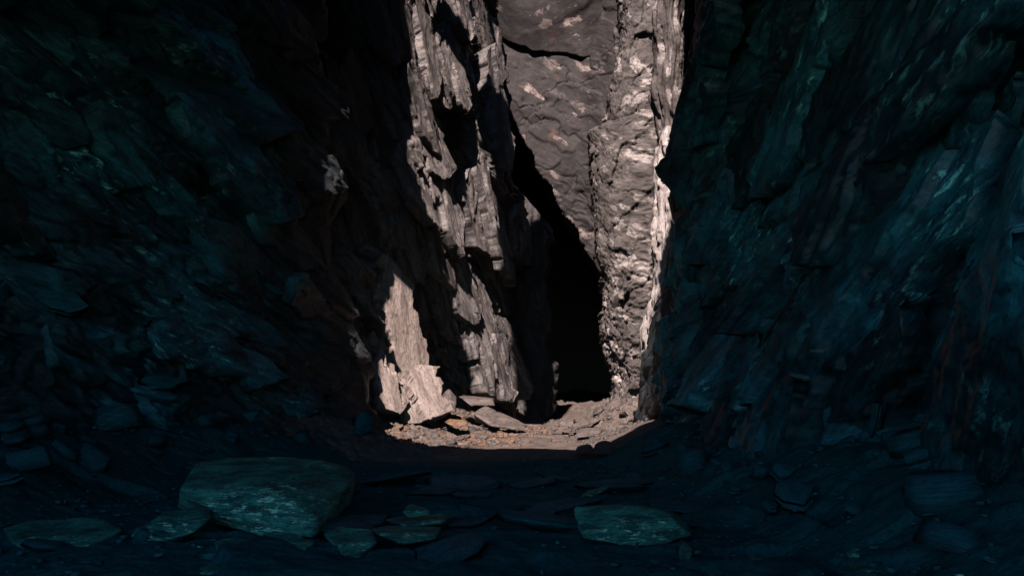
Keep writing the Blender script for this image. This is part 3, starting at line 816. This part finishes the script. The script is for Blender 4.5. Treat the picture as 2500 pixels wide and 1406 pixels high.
o = px_block('slab', [(1120, 968, 24.6), (1200, 975, 24.8), (1208, 990, 24.7), (1150, 990, 24.4)],
         [(1130, 964, 25.4), (1206, 972, 25.4), (1200, 992, 25.2)], M_stone, levels=3, bed=(0, 0, 1), layer=0.05, layer_amp=0.012, amp=0.02)
tag(o, 'flat grey slab bridging the shadow at the foot of the sunlit wall', 'slab')
o = px_block('slab', [(1155, 1010, 23.6), (1185, 990, 24.2), (1240, 1012, 24.2), (1290, 1040, 24.0), (1270, 1050, 23.6), (1200, 1040, 23.3)],
         [(1190, 994, 24.8), (1280, 1040, 24.6), (1160, 1030, 24.3)], M_stone, bed=(0.4, -0.3, 1), layer=0.06, layer_amp=0.02, amp=0.03)
tag(o, 'sloping grey slab running down to the black opening', 'slab')
o = px_block('slab', [(1072, 985, 23.9), (1096, 950, 24.3), (1114, 968, 24.3), (1112, 1006, 23.6), (1086, 1008, 23.4)],
         [(1080, 960, 24.8), (1116, 970, 24.8), (1114, 1004, 24.5)], M_stone, levels=3, bed=(0.3, -0.3, 1), layer=0.05, layer_amp=0.02, amp=0.03)
tag(o, 'crumbling pale lump beside the broad rust-stained slab', 'boulder')

# --- the stones in front of the pillar
k = dict(levels=3, layer=0.05, layer_amp=0.012, amp=0.015)
o = px_block('stone', [(1366, 1022, 23.6), (1392, 1018, 23.8), (1400, 1026, 23.6), (1398, 1044, 23.2), (1368, 1048, 23.1)],
         [(1370, 1020, 24.2), (1404, 1024, 24.1), (1402, 1044, 23.9)], M_stone, bed=(1, 0.3, 0), **k)
tag(o, 'square upright stone in front of the black opening', 'stone')
o = px_block('stone', [(1340, 1024, 23.8), (1350, 1022, 23.9), (1366, 1034, 23.7), (1362, 1042, 23.4), (1344, 1034, 23.5)],
         [(1345, 1026, 24.2), (1366, 1036, 24.1)], M_stone, bed=(0, 0, 1), **k)
tag(o, 'small tilted stone left of the square upright stone', 'stone')
o = px_block('slab', [(1398, 1036, 23.2), (1420, 1022, 23.7), (1438, 1024, 23.7), (1440, 1034, 23.4), (1400, 1050, 22.8)],
         [(1404, 1038, 23.8), (1440, 1030, 24.0), (1420, 1044, 23.7)], M_stone, bed=(-0.5, 0, 1), **k)
tag(o, 'wedge-shaped stone leaning on the right of the square upright stone', 'stone')
o = px_block('slab', [(1406, 1050, 21.9), (1430, 1044, 22.2), (1470, 1046, 22.2), (1462, 1062, 21.5), (1408, 1068, 21.3)],
         [(1412, 1048, 22.6), (1472, 1050, 22.6), (1466, 1062, 22.3)], M_stone, bed=(0, 0.2, 1), **k)
tag(o, 'pale flat-faced block low in front of the pillar', 'stone')
o = px_block('slab', [(1432, 1030, 23.6), (1480, 1010, 24.2), (1486, 1014, 24.2), (1450, 1034, 23.5)],
         [(1440, 1032, 24), (1486, 1018, 24.4)], M_stone, bed=(0.3, 0.2, 1), **k)
tag(o, 'long dark splinter propped against the foot of the pillar', 'stone')
o = px_block('stone', [(1236, 1074, 20.6), (1246, 1068, 20.8), (1256, 1072, 20.7), (1254, 1082, 20.3), (1238, 1082, 20.3)],
         [(1240, 1070, 21.0), (1256, 1074, 21.0), (1252, 1080, 20.9)], M_orange, **k)
tag(o, 'small bright tan cube of stone on the sunlit floor', 'stone')
o = px_block('stone', [(1158, 1062, 21.6), (1168, 1056, 21.9), (1190, 1062, 21.7), (1188, 1072, 21.3), (1166, 1070, 21.2)],
         [(1165, 1058, 22.3), (1192, 1066, 22.2)], M_stone, **k)
tag(o, 'rounded grey stone left of the small bright tan cube', 'stone')
o = px_block('slab', [(1085, 1030, 22.3), (1100, 1022, 22.6), (1140, 1026, 22.6), (1142, 1038, 22.2), (1110, 1042, 21.9)],
         [(1090, 1028, 22.9), (1142, 1030, 23.0), (1138, 1040, 22.6)], M_orange, layer=0.04, layer_amp=0.014, amp=0.014, levels=3)
tag(o, 'large rusty slab on the sunlit rubble below the leaning slabs', 'slab')

# ------------------------------------------------------------------ small flakes of slate, one object each
def flake_mesh(seed, mat, layers=3):
    r = random.Random(seed)
    n = r.randint(5, 7)
    V, T = [], []
    ang = sorted((k + r.uniform(-0.3, 0.3))*2*math.pi/n for k in range(n))
    rad = [r.uniform(0.36, 0.55) for _ in range(n)]
    z = -0.5
    cuts = sorted([0.0] + [r.uniform(0.2, 0.8) for _ in range(layers-1)] + [1.0])
    for l in range(layers):
        z0, z1 = cuts[l]-0.5, cuts[l+1]-0.5
        sx, sy = r.uniform(-0.05, 0.05), r.uniform(-0.05, 0.05)
        ring = []
        for zz, sh in ((z0, 1.0), (z1, r.uniform(0.86, 0.97))):
            ring.append(len(V))
            for a_, q_ in zip(ang, rad):
                q2 = q_*sh*r.uniform(0.88, 1.06)
                V.append((math.cos(a_)*q2+sx, math.sin(a_)*q2+sy, zz + r.uniform(-0.06, 0.06)))
        a0, b0 = ring
        for i in range(n):
            j = (i+1) % n
            T += [(a0+i, a0+j, b0+j), (a0+i, b0+j, b0+i)]
        for i in range(1, n-1):
            T += [(b0, b0+i, b0+i+1), (a0, a0+i+1, a0+i)]
    return mesh_with(mat, 'flake', V, T)

def mesh_with(mat, name, V, T):
    me = mesh_from(name, V, T); me.materials.append(mat); return me

def flakes(mat, seed, n=9):
    return [flake_mesh(seed+i, mat, 1 + (i % 3)) for i in range(n)]

M_flake_g = slate('shade_teal_flake', (0.02, 0.17, 0.20), SHADE_L, SHADE_P, 0.6, uv=False, scale=(2.5, 12), bump=0.6, spec=0.12, rough=0.7)  # flakes tinted with the same teal shade as the near walls
M_flake_p = slate('grey_flake', (0.11, 0.103, 0.10), (0.26, 0.245, 0.235), (0.5, 0.47, 0.44), 0.35, (0.22, 0.11, 0.06), 0.2, uv=False, scale=(1.6, 8), bump=0.6, rough=0.55)
M_flake_o = slate('rusty_flake', (0.24, 0.145, 0.09), (0.46, 0.31, 0.21), (0.60, 0.48, 0.40), 0.4, uv=False, scale=(1.6, 6), bump=0.5, rough=0.7)
M_flake_b = slate('pale_flake', (0.12, 0.108, 0.10), (0.25, 0.23, 0.215), (0.6, 0.56, 0.52), 0.6, uv=False, scale=(1.6, 5), bump=0.6, rough=0.65)
FG, FP, FO, FB = flakes(M_flake_g, 10), flakes(M_flake_p, 30), flakes(M_flake_o, 50), flakes(M_flake_b, 70)

def wall_slabs(wall, meshes, n, seed, strat_dir, lens, wids, thk, ok, lift=(0.0, 0.12), jit=0.3, flipn=False):
    """slabs split from the face, each a part of its wall"""
    r = random.Random(seed)
    me = wall.data
    nv = len(me.vertices)
    co = np.empty(nv*3); me.vertices.foreach_get('co', co); co = co.reshape(-1, 3)
    no = np.empty(nv*3); me.vertex_normals.foreach_get('vector', no); no = no.reshape(-1, 3)
    cnt = 0; guard = 0
    while cnt < n and guard < n*200:
        guard += 1
        i = r.randrange(nv)
        p = co[i]
        if not ok(p): continue
        v = p - np.array([0, 0, EYE]); nrm = Vector(no[i])
        if nrm.dot(Vector(v)) > 0: nrm = -nrm
        nrm = (nrm + Vector((r.gauss(0, jit), r.gauss(0, jit), r.gauss(0, jit)))).normalized()
        d = Vector(strat_dir) + Vector((r.gauss(0, .12), r.gauss(0, .12), r.gauss(0, .12)))
        x = (d - nrm*d.dot(nrm)).normalized()
        y = nrm.cross(x)
        t = r.random()**1.8
        L = lens[0] + (lens[1]-lens[0])*t
        W = wids[0] + (wids[1]-wids[0])*(t*0.7 + 0.3*r.random())
        K = thk[0] + (thk[1]-thk[0])*(t*0.6 + 0.4*r.random())
        M = Matrix((x, y, nrm)).transposed().to_4x4()
        o = bpy.data.objects.new('slab', meshes[r.randrange(len(meshes))])
        COL.objects.link(o)
        o.parent = wall
        o.matrix_local = Matrix.Translation(Vector(p) + nrm*(r.uniform(*lift) - K*0.25)) @ M @ Matrix.Diagonal((L, W, K, 1))
        cnt += 1

def seen(p, m=0):
    px = p[0]/p[1]*F + 1250; py = HOR - (p[2]-EYE)/p[1]*F
    return -80 < px < 2580 and -80 < py < 1480
dl = math.radians(14); dr = math.radians(20)
wall_slabs(LW, FG, 26, 1, (0.42, 0.80, -0.42), (0.4, 1.3), (0.2, 0.6), (0.05, 0.2), lambda p: 5 < p[1] < 17.5 and p[2] < 4 and seen(p), lift=(-0.04, 0.02), jit=0.10)
wall_slabs(RW, FG, 34, 2, (0.1, -0.70, 0.72), (0.4, 1.3), (0.2, 0.6), (0.05, 0.2), lambda p: 4 < p[1] < 17.5 and p[2] < 4 and seen(p), lift=(-0.04, 0.02), jit=0.10)
wall_slabs(PL, FP, 80, 3, (0.17, 0.27, -0.95), (0.3, 1.3), (0.1, 0.4), (0.04, 0.14), lambda p: p[2] > 0.3 and seen(p) and not (p[1] < 24 and p[2] < 4.6), lift=(-0.02, 0.25), jit=0.12)
wall_slabs(PI_, FB, 50, 4, (0.35, 0, 0.93), (0.25, 0.7), (0.15, 0.4), (0.04, 0.10), lambda p: 0 < p[2] < 13 and p[1] < 28.5, lift=(-0.02, 0.02), jit=0.15)

# loose stones
def scatter(meshes, n, seed, xr, yr, size, label, cat, name, group, ok=lambda x, y: True, flat=(0.2, 0.5), pw=2.2, tilt=0.3):
    r = random.Random(seed)
    cnt = 0
    while cnt < n:
        x, y = r.uniform(*xr), r.uniform(*yr)
        if not ok(x, y): continue
        z = float(floor_z(np.array([x]), np.array([y]))[0])
        o = bpy.data.objects.new(name, meshes[r.randrange(len(meshes))])
        COL.objects.link(o)
        L = size[0] + (size[1]-size[0])*r.random()**pw
        W = L*r.uniform(0.45, 0.85); K = L*r.uniform(*flat)
        o.scale = (L, W, K)
        o.rotation_euler = (r.gauss(0, tilt), r.gauss(0, tilt), r.uniform(0, 6.28))
        o.location = (x, y, z + K*0.3 + 0.02)
        tag(o, label, cat, group)
        cnt += 1
bank = lambda x, y: -4.2 < x < -0.2 + 0.25*(y-24) and x > -0.172*y
scatter(FO, 60, 11, (-4.2, 1.5), (20, 26), (0.10, 0.55), 'rust-orange slate flake on the sunlit rubble below the leaning slabs', 'stone', 'stone', 'rusty flakes on the sunlit rubble', lambda x, y: bank(x, y) and x < -1.2)
scatter(FP, 110, 12, (-4.2, 1.5), (19.3, 27), (0.08, 0.5), 'grey slate flake on the sunlit rubble left of the bare floor', 'stone', 'stone', 'grey flakes on the sunlit rubble', bank)
scatter(FP, 25, 13, (-0.8, 3.2), (19, 27), (0.05, 0.22), 'small grey stone scattered on the bare sunlit floor', 'stone', 'stone', 'small stones on the bare sunlit floor', pw=3)
scatter(FB, 45, 14, (1.6, 4.2), (21, 27.2), (0.1, 0.55), 'grey stone in the bank of rubble at the foot of the pillar', 'stone', 'stone', 'stones at the foot of the pillar', lambda x, y: x > 1.6 + 0.25*abs(y-24) and x < 0.147*y+0.3)
scatter(FG, 26, 18, (-4.5, 2.6), (6.2, 13), (0.6, 1.9), 'low flat slab sunk in the shaded cave floor', 'slab', 'slab', 'flat slabs sunk in the cave floor', flat=(0.04, 0.08), pw=1.2, tilt=0.07)
scatter(FG, 45, 15, (-5.2, 3.2), (6.3, 15.3), (0.06, 0.5), 'dark flat slate flake lying on the shaded cave floor', 'stone', 'stone', 'dark flakes on the shaded floor', flat=(0.08, 0.22), pw=2.5)
scatter(FG[::3] + FG[1::3], 34, 17, (-7.6, -2.5), (8, 18.5), (0.15, 0.9), 'dark slate stone fallen along the foot of the left wall', 'stone', 'stone', 'fallen stones along the left wall', lambda x, y: -0.3 < x - np.interp(y, [7, 11.5, 15, 18], [-6.8, -6.9, -5.4, -4.0]) < 1.3, flat=(0.2, 0.45))
scatter(FG[::3] + FG[1::3], 56, 16, (1.8, 5.2), (6, 15), (0.15, 0.8), 'dark slate stone fallen along the foot of the right wall', 'stone', 'stone', 'fallen stones along the right wall', lambda x, y: x > np.interp(y, [6, 8, 11.5, 16], [3.2, 2.9, 2.4, 2.2]), flat=(0.2, 0.5))

# gravel too fine to count
def gravel(name, label, protos, n, seed, pick, size, flat=(0.25, 0.6)):
    r = np.random.default_rng(seed)
    Vs, Ts, off = [], [], 0
    base = []
    for me in protos:
        nv = len(me.vertices); co = np.empty(nv*3); me.vertices.foreach_get('co', co)
        t = np.empty(len(me.polygons)*3, dtype=np.int32); me.polygons.foreach_get('vertices', t)
        base.append((co.reshape(-1, 3), t.reshape(-1, 3)))
    XY = pick(r, n)
    Z = floor_z(XY[:, 0], XY[:, 1])
    for (x, y), z in zip(XY, Z):
        V, T = base[r.integers(len(base))]
        L = size[0] + (size[1]-size[0])*r.random()**2.5
        V = V*np.array([L, L*r.uniform(.5, .9), L*r.uniform(*flat)])
        a, t1 = r.uniform(0, 6.28), r.normal(0, .35)
        c, s_ = math.cos(t1), math.sin(t1)
        V = V@np.array([[1, 0, 0], [0, c, -s_], [0, s_, c]])
        c, s_ = math.cos(a), math.sin(a)
        V = V@np.array([[c, -s_, 0], [s_, c, 0], [0, 0, 1]])
        Vs.append(V + np.array([x, y, z+0.02+L*0.1])); Ts.append(T+off); off += len(V)
    me = mesh_from(name, np.concatenate(Vs), np.concatenate(Ts))
    return tag(link(name, me, protos[0].materials[0]), label, None, None, 'stuff')
def in_bank(r, n):
    out = []
    while len(out) < n:
        x, y = r.uniform(-4.4, 2.0), r.uniform(19, 27)
        if x < 0.4 + 0.3*(y-24) + 0.8*r.normal()*0.7: out.append((x, y))
    return np.array(out)
def in_right(r, n):
    out = []
    while len(out) < n:
        x, y = r.uniform(0.5, 4.4), r.uniform(19, 28)
        if x > 2.2 + 0.7*r.normal(): out.append((x, y))
    return np.array(out)
def in_cave(r, n):
    out = []
    while len(out) < n:
        y = r.uniform(5.8, 15.5); x = r.uniform(-7, 4.6)
        if abs(x+1) > 2.6*r.random()**0.6: out.append((x, y))
    return np.array(out)
gravel('gravel', 'fine grey gravel on the sunlit bank', flakes(M_flake_p, 90, 5)[::3], 3800, 1, in_bank, (0.03, 0.20))
gravel('gravel', 'fine tan gravel on the sunlit bank', flakes(M_flake_o, 95, 5)[::3], 3600, 2, in_bank, (0.03, 0.22))
gravel('gravel', 'fine gravel at the foot of the pillar', flakes(M_flake_b, 100, 5)[::3], 1200, 3, in_right, (0.03, 0.2))
gravel('gravel', 'dark chips of slate on the shaded cave floor', flakes(M_flake_g, 105, 5)[::3], 2600, 4, in_cave, (0.015, 0.12), (0.12, 0.35))
